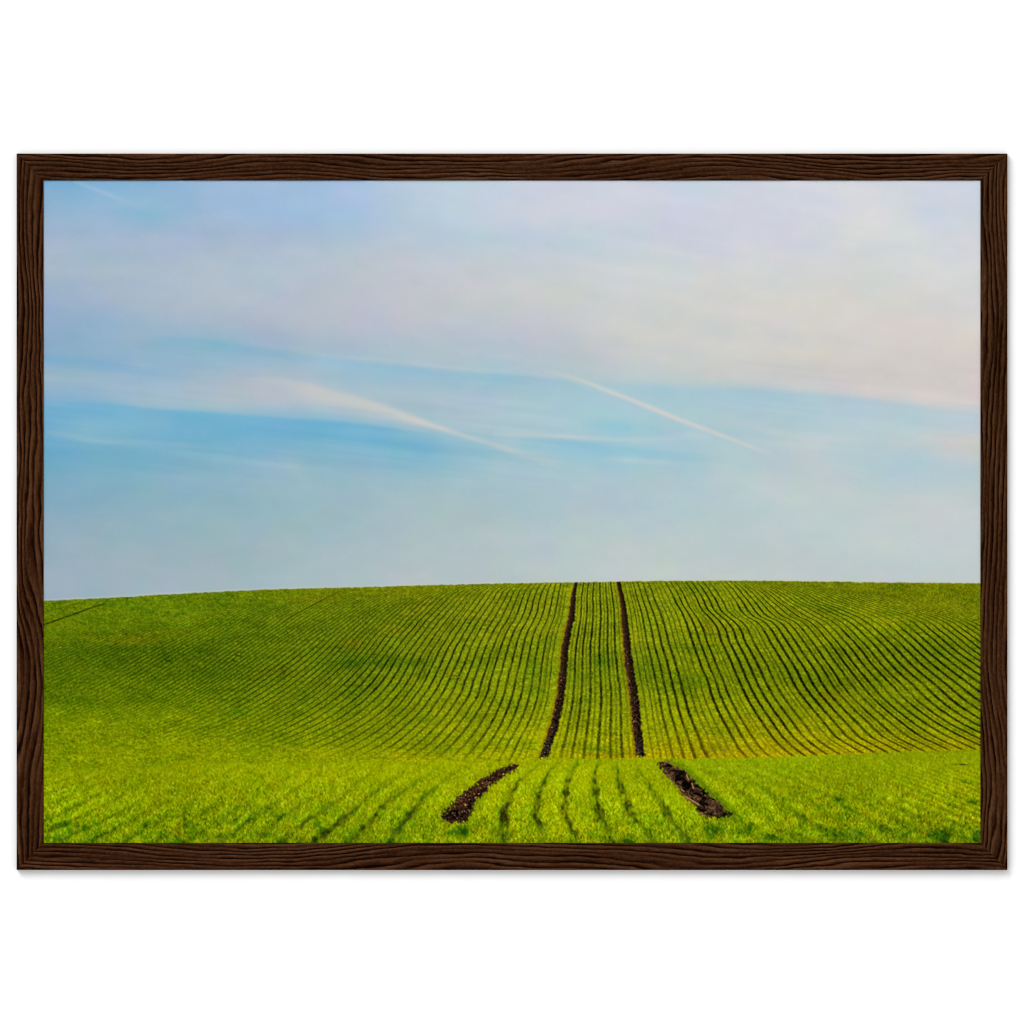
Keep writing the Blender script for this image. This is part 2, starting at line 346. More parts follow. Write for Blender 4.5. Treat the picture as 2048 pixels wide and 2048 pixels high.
# ---- the far slope: traced drill rows (row number: points down the slope)
ROWS = {
 -90: [(420,1165),(260,1196),(210,1208),(130,1236),(87,1249.7),(0,1280),(-120,1320),(-300,1380),(-500,1450),(-720,1524)],
 -48: [(745,1165),(690,1180),(672,1186),(637,1204),(607,1220),(579.6,1235),(564.6,1245.7),(540,1262),(500,1288),(460,1315),(430,1337),(395,1360),(350,1387),(300,1413),(240,1440),(165,1467),(70,1494),(-40,1524)],
 -40: [(835,1167),(800,1176),(755,1188),(725,1200),(700,1214),(680,1226),(663,1237),(651,1244.8),(639.4,1251.8),(628,1258.9),(617.4,1266.8),(601.6,1276.5),(586.6,1288),(574,1297),(560,1307),(535,1325),(505,1346),(475,1366),(440,1387),(400,1409),(350,1432),(290,1455),(220,1478),(130,1500),(30,1524)],
 -32: [(885,1167),(850,1178),(820,1188),(800,1198),(785.6,1206),(772.4,1214.9),(761.8,1222),(750.4,1229.8),(740.7,1238.6),(729.3,1249),(719.6,1258),(706.4,1269.4),(695.8,1280),(680,1297.6),(660,1318),(640,1336),(618,1354),(592,1374),(560,1396),(520,1420),(475,1443),(420,1465),(350,1488),(270,1508),(190,1524)],
 -26: [(925,1167),(895,1176),(875,1184),(860,1192),(847,1200.8),(836.6,1209.6),(824.3,1221.9),(813.7,1231.6),(803.2,1240.4),(794.4,1251),(785.6,1258.9),(775,1268.5),(768,1276.5),(761.8,1285),(751,1300),(735,1319),(718,1338),(700,1356),(680,1375),(655,1395),(628,1414),(600,1431),(565,1450),(520,1470),(460,1492),(390,1510),(320,1524)],
 -21: [(958,1168),(938.8,1175),(930,1179.4),(920.3,1185.5),(909.8,1194.3),(899.2,1204.9),(890.4,1214.6),(880.7,1224.2),(871,1234.8),(862.2,1244.5),(853.4,1256.8),(844.6,1268),(833.2,1282.3),(821.8,1297.3),(812,1311),(803,1327),(796,1341),(787.5,1355),(780,1366),(766,1382),(748,1400),(725,1419),(703,1436),(678,1450),(647,1466),(612,1482),(570,1498),(525,1512),(480,1524)],
 -18: [(985,1170),(969,1175.5),(957.3,1181),(948.5,1188),(939.7,1197.8),(925.6,1216.3),(916.8,1226.9),(908,1237.4),(899.2,1249.8),(885,1268),(876.3,1283),(867,1296),(858.5,1310),(849.7,1328.7),(841.8,1344.6),(837.4,1355),(830.4,1367.4),(821.6,1380.6),(812.8,1391),(804,1402.6),(797,1411.4),(787.3,1420),(770,1434),(748,1450),(725,1466),(700,1480),(665,1497),(630,1511),(590,1524)],
 -14: [(1019,1168),(1010,1173),(997,1182),(986.4,1198.7),(973,1218),(963.4,1232),(953.7,1246),(946.7,1258.5),(941.4,1267),(932.6,1282),(926,1295),(918.4,1315.5),(909.6,1335.8),(900.8,1355),(895.5,1367.4),(887.6,1383.3),(880.5,1393.8),(872.6,1405.3),(863,1419.3),(856,1428),(838,1447),(821,1462),(800,1480),(775,1497),(745,1513),(725,1524)],
 -10: [(1052,1168),(1041,1180),(1030.4,1204),(1023.4,1221.6),(1016.3,1238.3),(1004,1256),(995,1274),(987.4,1292),(981.6,1307.7),(975.7,1327.4),(970.8,1342),(964,1363.8),(959,1382.4),(954,1394.2),(943.3,1411),(933.4,1426.7),(919,1446),(905.6,1462.6),(889,1480.8),(869,1499),(847.7,1515.6),(836,1525)],
 -6: [(1092,1168),(1085.8,1179),(1078.8,1199.6),(1075,1220),(1065.6,1244.5),(1056.8,1260),(1051.5,1273.5),(1046,1294),(1041.6,1314.6),(1037.7,1334),(1032.8,1353),(1027.9,1378.5),(1022,1398),(1015,1418),(1010,1430),(1001.7,1447.7),(991.8,1465.9),(980,1484),(968,1501),(955,1517),(948,1524)],
 -3: [(1121.5,1167),(1119.3,1177.6),(1114.9,1202.2),(1108.7,1233),(1099,1258.5),(1093.7,1274.4),(1090,1293),(1085,1320.8),(1082,1347),(1078.8,1371),(1072.6,1402),(1063.3,1430),(1054,1451.8),(1043,1472),(1028,1504),(1018,1524)],
 0: [(1152,1166),(1146.4,1196.6),(1144.3,1227.6),(1138,1258.7),(1131.5,1289.8),(1128,1320.8),(1126.6,1347),(1124,1371),(1120,1402),(1113,1433),(1104.4,1464),(1094.3,1495),(1085,1524)],
 8: [(1237.5,1165),(1244,1196.6),(1249,1227.6),(1251.5,1258.7),(1254,1289.8),(1258,1320.8),(1261.5,1349),(1265.5,1371),(1269.8,1402),(1272.6,1433),(1275.5,1464),(1279,1495),(1284,1524)],
 13: [(1285,1165),(1288,1172),(1297.8,1201),(1307,1224.5),(1314.8,1249.4),(1324,1289.8),(1333.5,1320.8),(1338.5,1342),(1345,1370),(1351.5,1394.7),(1357,1419.5),(1364.8,1442.7),(1374,1467.5),(1381.3,1489),(1389.6,1512),(1394,1524)],
 17: [(1331,1165),(1343,1184.8),(1354.8,1209.6),(1363,1222.9),(1372,1242.8),(1379.7,1266),(1388,1290.8),(1396,1312),(1404.5,1337),(1414.5,1358),(1422.8,1386.4),(1432.7,1411),(1442.6,1432.8),(1454.2,1454.3),(1467.5,1479),(1479,1499),(1490.7,1511.4),(1504,1524)],
 21: [(1372,1164),(1384.7,1181.5),(1393.8,1198),(1402.9,1217.9),(1422.8,1239.4),(1436,1259.3),(1443.5,1284),(1452.6,1302.4),(1462.5,1323.9),(1471,1344),(1482.4,1369.8),(1495.6,1398),(1510.5,1422.8),(1525.4,1446),(1538.7,1465.9),(1552,1482.4),(1566.9,1497.4),(1581.8,1509),(1604,1524)],
 30: [(1472,1165),(1487,1178),(1500.6,1193),(1513.9,1208),(1525.4,1222.9),(1538.7,1234.5),(1554.4,1241),(1566,1250),(1577.5,1264.3),(1590,1283),(1601.6,1300.7),(1611.6,1315.6),(1624.8,1333.9),(1632,1345),(1644.7,1368),(1660,1389),(1673.6,1404),(1690.5,1422.4),(1707.3,1439),(1724,1456),(1741,1473),(1757.8,1483),(1774.6,1491.4),(1791,1500),(1835,1524)],
 39: [(1525,1164),(1545,1170),(1595,1191.4),(1616.5,1204.7),(1640,1214),(1656.8,1222.3),(1682,1234),(1698.9,1244),(1717.4,1259.3),(1730.8,1272.8),(1746,1288),(1761,1304.8),(1774.6,1321.6),(1793,1341),(1825,1370.3),(1850,1395.5),(1875.5,1415.7),(1900.7,1432.5),(1926,1447.7),(1959.6,1464.5),(2010,1488),(2090,1524)],
 48: [(1580,1163),(1640,1175),(1690.5,1188.7),(1741,1205.5),(1774.6,1214),(1808,1224),(1833.5,1232.4),(1858.7,1244.2),(1880.5,1261),(1899,1276),(1915.9,1290.5),(1936,1306.4),(1959.6,1322),(1995,1345),(2060,1386),(2130,1426),(2200,1462),(2330,1524)],
 62: [(1660,1160),(1760,1174),(1850,1192),(1930,1209),(2000,1228),(2050,1242),(2100,1262),(2150,1288),(2230,1328),(2330,1385),(2420,1430),(2640,1524)],
}
y_top, y_bot = 1155, 1530
ROWY = np.arange(y_top, y_bot) + 0.5
KEYS = sorted(ROWS)
GUIDE = np.array([pchip([p[1] for p in ROWS[k]], [p[0] for p in ROWS[k]], ROWY) for k in KEYS])
GUIDE = np.maximum.accumulate(GUIDE + 0.0, 0)
GUIDE += np.arange(len(KEYS))[:, None] * 1e-3
S = np.full((NH, NW), 0.0)
for i, y in enumerate(ROWY):
    S[int(y - Y0)] = pchip(GUIDE[:, i], KEYS, XX)
j0, j1 = y_top - Y0, y_bot - Y0
S[j0:j1] = blur_pad(S[j0:j1], 1.2)

hor = pchip([87,160,240,320,411,544,720,866,1031,1164,1340,1440,1529,1661,1794,1961],
            [1202,1198.5,1194.6,1189.7,1185,1178.8,1174.4,1170.5,1166.5,1164.5,1161.9,1161.6,1161.9,1163.2,1165.2,1166.7], XX)
hor = hor + np.interp(XX, XX, blur(np.random.default_rng(3).standard_normal((1, NW)), 2.0, 0)[0]) * 0.9
ridge = pchip([87,320,480,720,850,1000,1084,1120,1200,1340,1529,1661,1794,1961],
              [1547,1534,1528,1524,1524,1524,1519,1517,1517,1517.5,1514,1510,1504.5,1499], XX)
ridge = ridge + blur(np.random.default_rng(4).standard_normal((1, NW)), 1.6, 0)[0] * 1.6

CX = [90, 300, 500, 700, 900, 1080, 1200, 1400, 1600, 1800, 1960]


def frow(y, *cols):
    return (y, [(x,) + c for x, c in zip(CX, cols)])


FAR = [
 frow(1160,(112,126,4),(112,126,4),(112,124,4),(112,122,4),(116,126,6),(124,136,8),(128,140,8),(124,138,8),(118,128,4),(114,124,4),(112,122,4)),
 frow(1185,(108,128,6),(108,128,6),(108,128,6),(112,126,6),(122,136,8),(132,145,10),(135,148,12),(130,145,10),(122,136,8),(116,128,5),(114,125,4)),
 frow(1210,(106,130,6),(105,130,6),(107,131,7),(114,130,8),(126,138,12),(134,146,12),(136,150,12),(132,146,10),(126,141,10),(122,136,7),(118,130,6)),
 frow(1260,(102,126,5),(98,122,5),(100,125,7),(110,128,9),(126,141,12),(136,148,12),(136,151,12),(134,148,10),(130,144,8),(128,143,6),(126,138,6)),
 frow(1300,(93,119,5),(92,118,5),(97,120,6),(103,125,8),(121,137,10),(133,147,10),(130,146,12),(127,142,8),(122,138,8),(117,135,8),(114,132,8)),
 frow(1350,(94,120,4),(97,121,4),(98,121,6),(105,127,8),(123,141,10),(131,149,10),(127,147,10),(127,142,6),(121,137,6),(119,135,6),(116,133,6)),
 frow(1400,(106,131,3),(108,132,3),(108,131,5),(116,136,6),(131,147,8),(141,156,8),(140,154,10),(137,150,6),(131,145,6),(128,143,6),(125,140,6)),
 frow(1450,(127,147,2),(125,145,2),(118,140,3),(126,143,4),(139,151,5),(151,161,6),(152,162,6),(152,158,5),(148,153,5),(139,149,5),(134,147,5)),
 frow(1490,(131,149,1),(130,148,1),(124,145,2),(132,148,3),(143,155,4),(156,166,4),(160,166,4),(166,161,4),(166,157,4),(158,156,4),(154,153,4)),
 frow(1515,(131,148,1),(131,148,1),(131,148,1),(146,156,2),(156,163,2),(166,171,2),(172,169,4),(176,160,4),(173,158,4),(166,160,4),(160,160,4)),
 frow(1545,(131,148,1),(131,148,1),(131,148,1),(146,156,2),(156,163,2),(166,171,2),(172,169,4),(176,160,4),(173,158,4),(166,160,4),(160,160,4)),
]
far = colour_grid(FAR)
SH = (NH, NW)
n_fine = noise(SH, 21, 0.8, 0.9)
n_leaf = noise(SH, 22, 1.6, 1.3)
n_patch = noise(SH, 23, 16, 6)
n_wide = noise(SH, 24, 60, 18)
n_cross = noise(SH, 25, 7, 0.9)
AX = [90, 300, 500, 700, 900, 1080, 1250, 1400, 1600, 1800, 1960]
AMP = np.interp(XX, [87, 250, 450, 700, 900], [1.3, 1.55, 1.5, 1.2, 1.0])[None] * value_grid(AX, [
 (1160,[0,0,.05,.05,.15,.4,.45,.3,.1,.05,.03]), (1168,[0,0,.05,.07,.22,.6,.65,.5,.25,.1,.05]),
 (1185,[0,.02,.08,.2,.5,.8,.78,.72,.62,.46,.3]), (1210,[.03,.05,.15,.35,.72,.88,.82,.84,.74,.6,.4]),
 (1235,[.05,.08,.3,.5,.8,.88,.84,.86,.66,.45,.3]), (1265,[.1,.18,.42,.62,.88,.88,.88,.92,.88,.8,.7]),
 (1300,[.24,.4,.58,.74,.97,.93,.88,1,1,1,1]), (1350,[.22,.36,.56,.74,.92,.88,.84,.97,1,1,1]),
 (1400,[.16,.28,.46,.64,.82,.78,.74,.82,.92,.92,.92]), (1450,[.05,.14,.26,.46,.62,.62,.66,.72,.78,.78,.78]),
 (1490,[0,.04,.14,.34,.5,.6,.68,.66,.68,.64,.62]), (1508,[0,0,.02,.12,.3,.5,.62,.58,.55,.5,.5]), (1522,[0,0,0,.03,.1,.4,.55,.45,.4,.4,.4])])
rng = np.random.default_rng(5)
LINES = {1.44:.95, .85:.35, 1.9:.35, 2.33:.92, 2.8:.35, 3.28:.95, 3.8:.45, 4.41:1., 4.95:.38, 5.44:.85, 5.95:.4, 6.41:.95, 7.05:.35,
         -1.7:.5, -2.3:.5, 9.1:.5, 9.85:.5, 10.4:.4, 11:.8, 12:.85, 13:.95, 14:.9, 14.8:.45, 15.4:.4, 16.1:.45, 17:1., 18:.95, 19:.9, 19.7:.3,
         20.2:.4, 21:1.1, 22:1.15, 23:1.1, 24:1., 25:.75, 25.7:.3, 26.2:.45, 27:.9, 28:1., 29:1.05, 30:1., 31:.85, 31.5:.3}
for k in range(-120, -2):
    LINES[k] = 0.8 + 0.25 * rng.random()
    if rng.random() < 0.22:
        LINES[k + 0.5] = 0.22
for k in range(32, 100):
    LINES[k] = 0.78 + 0.3 * rng.random()
    if rng.random() < 0.2:
        LINES[k + 0.5] = 0.25
dark = np.zeros(SH)
wob = noise(SH, 26, 1.6, 1.6) * 0.02 + noise(SH, 27, 40, 30) * 0.02
SW = S + wob
for s0, a in LINES.items():
    wd = (0.168 if s0 > 8 else 0.148) if a > 0.6 else 0.12
    m = np.abs(S[j0:j1] - s0) < 0.7
    if not m.any():
        continue
    g = np.zeros((j1 - j0, NW))
    g[m] = a * np.exp(-np.abs((SW[j0:j1][m] - s0) / wd) ** 2.8)
    dark[j0:j1] = np.maximum(dark[j0:j1], g)
clump = 1.05 + 0.16 * n_leaf + 0.10 * noise(SH, 28, 5, 3) + 0.12 * noise(SH, 29, 30, 14)
dark = np.clip(dark * AMP * np.clip(clump, 0.15, 1.5), 0, 1)
blobs = [(800,1325,60,10,.32),(720,1322,60,9,.28),(1066,1330,16,30,.35),(1068,1378,20,8,.3),(1205,1322,26,12,.4),(1290,1340,22,22,.35),(1372,1362,40,14,.4),
         (1345,1375,20,10,.35),(1650,1365,50,12,.2),(1190,1498,30,6,.35),(410,1302,24,8,.2),(340,1318,26,5,.25),(1890,1290,70,16,.12),(320,1305,100,16,.14),(150,1312,80,14,.14),
         (700,1330,20,8,.3),(960,1325,30,18,.2),(1500,1340,60,20,.1),(1230,1505,20,6,.25),(890,1500,30,8,.25),(470,1425,30,9,.25),(1440,1465,25,10,.25),(130,1400,70,10,.25),(420,1345,60,9,.2),(840,1440,40,8,.2)]
for bx_, by_, rx, ry, a in blobs:
    w = a * np.exp(-((GX - bx_) / rx) ** 2 - ((GY - by_) / ry) ** 2) * np.clip(1 + 0.4 * n_patch, 0, 2)
    far *= 1 - w[..., None] * np.array([0.62, 0.32, 0.1])
for bx_, by_, rx, ry, a in [(260,1280,60,6,.5),(700,1288,30,9,.4),(800,1262,14,6,.4),(1415,1255,20,14,.35),(330,1266,70,6,.3),(545,1345,40,8,.3),(1225,1510,60,6,.35),(900,1345,10,14,.3),(620,1200,60,6,.2),(1860,1225,60,8,.25),(1660,1395,30,10,.3),(1510,1440,40,12,.2)]:
    w = a * np.exp(-((GX - bx_) / rx) ** 2 - ((GY - by_) / ry) ** 2)
    lay(far, w, (140, 122, 4))
tex = 0.985 + 0.055 * n_fine + 0.06 * n_leaf + 0.022 * n_patch + 0.012 * n_wide + 0.025 * n_cross
left_rough = 1 - smooth(350, 800, GX)
tex += left_rough * (0.02 * noise(SH, 30, 2.4, 1.1) - 0.025)
far = far * tex[..., None]
far[..., 0] += n_patch * 2.4 + noise(SH, 31, 5, 4) * 1.8
far[..., 2] += np.clip(n_fine, 0, 3) * 5
dcol = np.stack([20 + 9 * n_fine + 6 * n_leaf, 27 + 9 * n_fine + 5 * n_patch, 2 + 4 * n_fine], -1)
dcol = np.clip(dcol, 0, 70)
dw = (dark * 0.92)[..., None]
far = far * (1 - dw) + dcol * dw
orng = smooth(1468, 1505, GY) * smooth(1160, 1380, GX) * (dark > 0.15)
lay(far, np.clip(orng * dark * 0.5, 0, 1), (105, 70, 4))

# tramlines on the far slope
for s0, wtop, wbot, seed in ((0, 3.6, 9.6, 41), (8, 4.0, 9.6, 42)):
    gi = KEYS.index(s0)
    c = np.zeros(NH)
    c[j0:j1] = GUIDE[gi]
    c[:j0] = GUIDE[gi][0]
    c[j1:] = GUIDE[gi][-1]
    hw = np.interp(YY, [1165, 1195, 1290, 1400, 1515], [wtop, 5.3, 7.6, 8.8, wbot])
    d = (GX - c[:, None]) / hw[:, None] + 0.09 * noise(SH, seed, 1.2, 1.2) + 0.05 * noise(SH, seed + 30, 3, 6)
    edge = np.exp(-((d + 1.15) / 0.32) ** 2) * 0.55
    lay(far, edge, (128, 84, 6) if s0 == 8 else (140, 104, 4))
    w = 1 - smooth(0.68, 1.22, np.abs(d))
    endy = 1514.0 if s0 == 8 else 1517.0
    w = w * (1 - smooth(endy - 5, endy + 3, GY + 3 * n_leaf))
    spk = noise(SH, seed + 60, 0.9, 0.8)
    t = smooth(1180, 1480, GY)
    base = np.stack([48 + 10 * (d < -0.2) + 15 * spk * (0.3 + t), 31 + 4 * (d < -0.2) + 12 * spk * (0.3 + t), 21 + 10 * spk * (0.3 + t)], -1)
    shade = smooth(-0.6, 0.7, d)[..., None] * 0.45
    base = base * (1 - shade)
    glint = np.clip(spk - 1.9, 0, 2)[..., None] * np.array([55, 40, 34]) * (0.3 + t[..., None])
    base = np.clip(base + glint, 2, 190)
    low = smooth(1462, 1500, GY)[..., None]
    base = base * (1 - 0.6 * low) + low * 0.6 * np.stack([34 + 26 * spk, 33 + 26 * spk, 26 + 24 * spk], -1)
    far = far * (1 - w[..., None]) + np.clip(base, 2, 200) * w[..., None]


def thin_line(pts, wid, col, a):
    p = np.array(pts, float)
    o = np.argsort(p[:, 0])
    p = p[o]
    yc = np.interp(XX, p[:, 0], p[:, 1])
    al = np.interp(XX, p[:, 0], p[:, 2], left=0, right=0)
    g = np.exp(-((GY - yc[None]) / wid) ** 2) * al[None] * a * np.clip(1 + 0.3 * n_leaf, 0, 1.4)
    lay(far, np.clip(g, 0, 1), col)


thin_line([(80,1252,1),(87,1249.7,1),(120,1238,.95),(160,1224,1),(186,1214,.8),(207,1208.5,.8),(214,1206,0)], 1.7, (38, 48, 4), 0.95)
thin_line([(87,1225,.5),(110,1219,.3),(140,1211,.6),(165,1204.5,.6),(172,1202,0)], 1.3, (62, 80, 4), 0.8)
thin_line([(560,1249,0),(564.6,1245.7,.7),(579.6,1235,1),(590,1229,.7),(607,1220,.7),(622,1212,.9),(637,1204,1),(655,1195,.9),(672,1186,.6),(684,1181,0)], 1.5, (62, 48, 4), 0.85)
thin_line([(555,1246,.3),(575,1231,.7),(600,1219,.3),(630,1202,.5),(665,1185,.4)], 1.3, (150, 120, 30), 0.5)
for bx_, by_, rx, ry in [(477,1311,6,2.2),(467,1321,4,2),(253,1269,2.2,2.5),(337,1322,6,2),(912,1352,5,1.3)]:
    lay(far, 0.8 * np.exp(-((GX - bx_) / rx) ** 2 - ((GY - by_ - 0.2 * (GX - bx_)) / ry) ** 2), (36, 36, 10))
for bx_, by_ in [(478,1309), (917,1353.5), (120,1295), (686,1479), (909,1346)]:
    lay(far, 0.7 * np.exp(-((GX - bx_) / 2.5) ** 2 - ((GY - by_) / 1.3) ** 2), (196, 160, 70))

# ---- the near field
NEAR = [
 frow(1495,(150,160,0),(152,162,0),(155,165,0),(160,168,0),(165,172,0),(168,175,0),(170,176,0),(158,172,3),(153,168,2),(153,165,2),(153,162,2)),
 frow(1535,(150,160,0),(152,162,0),(155,165,0),(160,168,0),(164,172,0),(168,175,0),(170,176,0),(158,172,3),(153,168,2),(153,165,2),(153,162,2)),
 frow(1580,(150,162,2),(150,162,2),(154,164,2),(157,167,2),(160,171,3),(168,176,2),(168,176,2),(160,173,3),(157,168,2),(157,166,2),(154,160,2)),
 frow(1640,(140,155,3),(141,155,3),(145,158,3),(150,162,3),(151,165,4),(161,170,3),(161,170,3),(153,167,4),(151,163,3),(151,160,3),(149,155,3)),
 frow(1690,(126,148,5),(132,150,4),(135,150,4),(141,155,4),(142,156,5),(151,160,4),(147,156,4),(141,157,5),(132,149,5),(128,146,5),(122,141,6)),
]
near = colour_grid(NEAR)
# drill rows of the near field (row number: points)
NROWS = {
 -12: [(420,1540),(300,1592),(230,1630),(160,1662),(110,1686)],
 -6.1: [(690,1540),(640,1578),(613,1597.7),(593,1612.6),(565,1632),(540,1652),(495,1686)],
 -5.1: [(745,1540),(700,1578),(677.5,1594),(646,1619),(626,1632),(606,1647),(580,1670.5),(560,1686)],
 -4.1: [(800,1545),(760,1575),(738.8,1589),(719,1602.6),(699,1621),(687.4,1632.4),(666,1654),(647.7,1669),(624,1686)],
 -3.1: [(862,1545),(826,1570),(808,1581),(778.5,1597.7),(760,1617.5),(745,1636),(730.5,1649),(715.6,1665.6),(698,1686)],
 -2: [(930,1535),(880,1568),(851,1592.7),(830,1619),(818,1632),(803,1650.7),(792,1667),(780,1686)],
 1: [(1085,1525),(1067,1538),(1047,1556),(1033.8,1569.5),(1022,1589),(1010.6,1612.6),(1005.6,1627.5),(1003,1642),(1001,1656),(1002,1686)],
 2: [(1121,1525),(1098,1546),(1085,1569.5),(1077,1592.7),(1070,1612.6),(1068.6,1636),(1077,1651),(1085,1686)],
 3: [(1154,1525),(1141.5,1549.6),(1136.5,1569.5),(1133,1589),(1130,1612.6),(1131.5,1631),(1136.5,1644),(1150,1686)],
 4: [(1196.4,1518),(1192,1533),(1189.7,1554.6),(1194,1579.4),(1195.5,1602.6),(1199.7,1624),(1204.7,1639),(1214.6,1655.6),(1222,1675),(1226,1686)],
 5: [(1229.5,1525),(1239.4,1556),(1246,1582.8),(1254.3,1604),(1264.3,1627.5),(1276,1645.7),(1292.4,1662),(1302,1686)],
 6: [(1269,1521.5),(1282.5,1549.6),(1297.4,1571),(1307.4,1591),(1319,1607.6),(1332,1626),(1340.5,1639),(1352,1652),(1376,1686)],
 10.2: [(1440,1525),(1480,1548),(1520,1570),(1555,1595),(1590,1622),(1640,1656),(1690,1686)],
 17: [(1660,1525),(1780,1562),(1880,1602),(1970,1638),(2090,1686)],
 26: [(1900,1525),(1990,1562),(2085,1602),(2170,1638),(2290,1686)],
}
NY = np.arange(1490, Y1) + 0.5
NK = sorted(NROWS)
NG = np.array([pchip([p[1] for p in NROWS[k]], [p[0] for p in NROWS[k]], NY) for k in NK])
NG = np.maximum.accumulate(NG, 0) + np.arange(len(NK))[:, None] * 1e-3
SN = np.zeros(SH)
k0 = 1490 - Y0
for i in range(len(NY)):
    SN[k0 + i] = pchip(NG[:, i], NK, XX)
NL = {-2:.7, -3.1:.85, -4.1:.85, -5.1:.7, -6.1:.55, -7:.5, -8:.45, -9:.5, -10:.45, -11:.5, -12:.45, -13:.4, -14:.4,
      1:.8, 2:.82, 3:.88, 4:.82, 5:.8, 6:.75, 1.5:.2, 2.5:.22, 3.5:.25, 4.5:.25, 5.5:.22, 6.6:.2, -2.6:.25, -3.6:.3, -4.6:.3, -5.6:.3, -1.5:.2, 8.2:.3, 9.2:.5, 10.2:.65, 11.2:.5, 12.2:.6, 13.2:.6, 14.2:.5, 15.2:.5, 16.2:.5, 17.2:.5, 18.2:.5, 19.2:.4}
gap = np.zeros(SH)
nw = noise(SH, 51, 3, 4) * 0.04 + noise(SH, 59, 25, 20) * 0.028
for s0, a in NL.items():
    wd = 0.115 if 0 < s0 < 7 else 0.19
    lit = 1.0 if 0 < s0 < 7 else 0.75
    gap = np.maximum(gap, a * lit * np.exp(-np.abs((SN + nw - s0) / wd) ** 2))
gap[:k0] = 0
gap_amp = value_grid([90, 500, 800, 1000, 1100, 1200, 1300, 1450, 1700, 1960],
                     [(1490,[0]*10), (1525,[0,0,0,.05,.25,.35,.2,.05,.02,.0]), (1560,[.08,.1,.2,.4,.6,.55,.4,.25,.35,.3]), (1590,[.2,.3,.5,.75,.85,.8,.65,.45,.5,.45]),
                      (1620,[.5,.65,.85,1,1,1,.75,.55,.7,.65]), (1645,[.65,.8,.85,.7,.65,.75,.65,.6,.75,.7]), (1690,[.65,.75,.75,.45,.4,.5,.5,.6,.7,.7])])
n_long = noise(SH, 52, 12, 9)
mid = 0.7 * sheared(SH, 64, 1.4, 2.0, 0.4) + 0.7 * sheared(SH, 66, 1.4, 1.9, -0.45)
blade = sheared(SH, 53, 0.85, 1.9, 0.3) * 0.6 + sheared(SH, 54, 0.85, 1.9, -0.35) * 0.6
fleck = noise(SH, 55, 1.0, 1.1)
tuft = noise(SH, 56, 4.0, 4.5)
gap = np.clip(gap * gap_amp * np.clip(1.05 + 0.22 * n_long + 0.2 * tuft, 0.2, 1.5), 0, 1)
depth = smooth(1500, 1660, GY)
t2 = 0.97 + (0.035 + 0.085 * depth) * blade + (0.04 + 0.02 * depth) * fleck + (0.012 + 0.035 * depth) * tuft + (0.02 + 0.05 * depth) * mid + 0.025 * n_wide
rowmod = (0.045 * np.cos(2 * math.pi * (SN + nw)) + 0.025 * np.cos(4 * math.pi * (SN + nw * 1.5) + 0.4)) * smooth(1515, 1560, GY) * (0.8 + 0.4 * n_wide)
rowmod[:k0] = 0
near = near * np.array([0.935, 0.975, 1.0]) * (t2 - rowmod)[..., None]
yel = np.clip(noise(SH, 57, 9, 7), -1.5, 2.2) * (0.4 + depth)
near[..., 0] += yel * 4.0
near[..., 1] += yel * 1.0
near[..., 0] += noise(SH, 58, 1.6, 2.0) * (1 + 2.5 * depth)
near[..., 2] += np.clip(fleck + 0.6 * blade - 0.9, 0, 3) * 14
gcol = np.stack([38 + 14 * blade + 12 * fleck, 62 + 22 * blade + 16 * fleck + 10 * n_long, 6 + 6 * fleck], -1)
side = np.zeros(SH)
for s0, a in NL.items():
    side = np.maximum(side, a * np.exp(-np.abs((SN + nw - s0 + 0.10) / 0.24) ** 2))
side[:k0] = 0
side = np.clip(side * gap_amp * (0.75 + 0.35 * n_long + 0.3 * tuft + 0.3 * mid), 0, 1)
near *= 1 - (0.55 * side)[..., None] * np.array([0.5, 0.28, 0.1])
low_clump = np.clip(0.5 * noise(SH, 65, 9, 6) + 0.45 * tuft + 0.35 * mid - 0.45, 0, 1.4) * smooth(1575, 1680, GY) * (1 - 0.5 * smooth(1000, 1100, GX) * (1 - smooth(1300, 1420, GX)))
near *= 1 - np.clip(0.62 * low_clump, 0, 0.9)[..., None] * np.array([0.58, 0.36, 0.1])
soil = smooth(0.45, 0.85, gap + 0.1 * fleck)[..., None]
gcol = gcol * (1 - soil) + soil * np.stack([36 + 14 * fleck, 26 + 10 * fleck, 8 + 8 * fleck], -1)
gw = 0.82 * smooth(0.06, 1.0, 1.1 * gap * (1 + 0.26 * mid + 0.2 * blade + 0.2 * fleck + 0.12 * tuft))
near = near * (1 - gw[..., None]) + np.clip(gcol, 0, 120) * gw[..., None]
for bx_, by_, rx, ry, a in [(1878,1668,26,14,.75),(1960,1672,18,12,.6),(1805,1668,18,12,.55),(1680,1666,24,9,.6),(1545,1676,26,9,.6),(1645,1656,14,7,.4),(1560,1600,14,9,.45),
                            (1680,1598,14,7,.45),(1490,1590,14,5,.3),(1935,1565,22,6,.35),(1945,1603,22,7,.4),(1420,1655,30,12,.4),(1500,1652,20,9,.35),(930,1660,50,14,.4),
                            (118,1652,22,8,.6),(155,1650,12,10,.5),(292,1650,14,6,.5),(440,1672,16,12,.45),(355,1672,18,7,.4),(215,1666,24,8,.35),(470,1640,10,6,.35),
                            (1225,1682,30,9,.5),(1255,1686,20,8,.5),(1015,1672,16,14,.35),(850,1655,14,12,.35),(1470,1660,12,8,.4),(150,1610,26,8,.3),(1620,1545,20,4,.2)]:
    w = a * np.exp(-((GX - bx_) / rx) ** 2 - ((GY - by_ - 0.25 * np.sign(bx_ - 1150) * (GX - bx_)) / ry) ** 2)
    w = 0.85 * smooth(0.12, 0.85, 1.25 * w * (1 + 0.45 * mid + 0.35 * fleck + 0.45 * tuft))
    near *= 1 - w[..., None] * np.array([0.62, 0.42, 0.1])


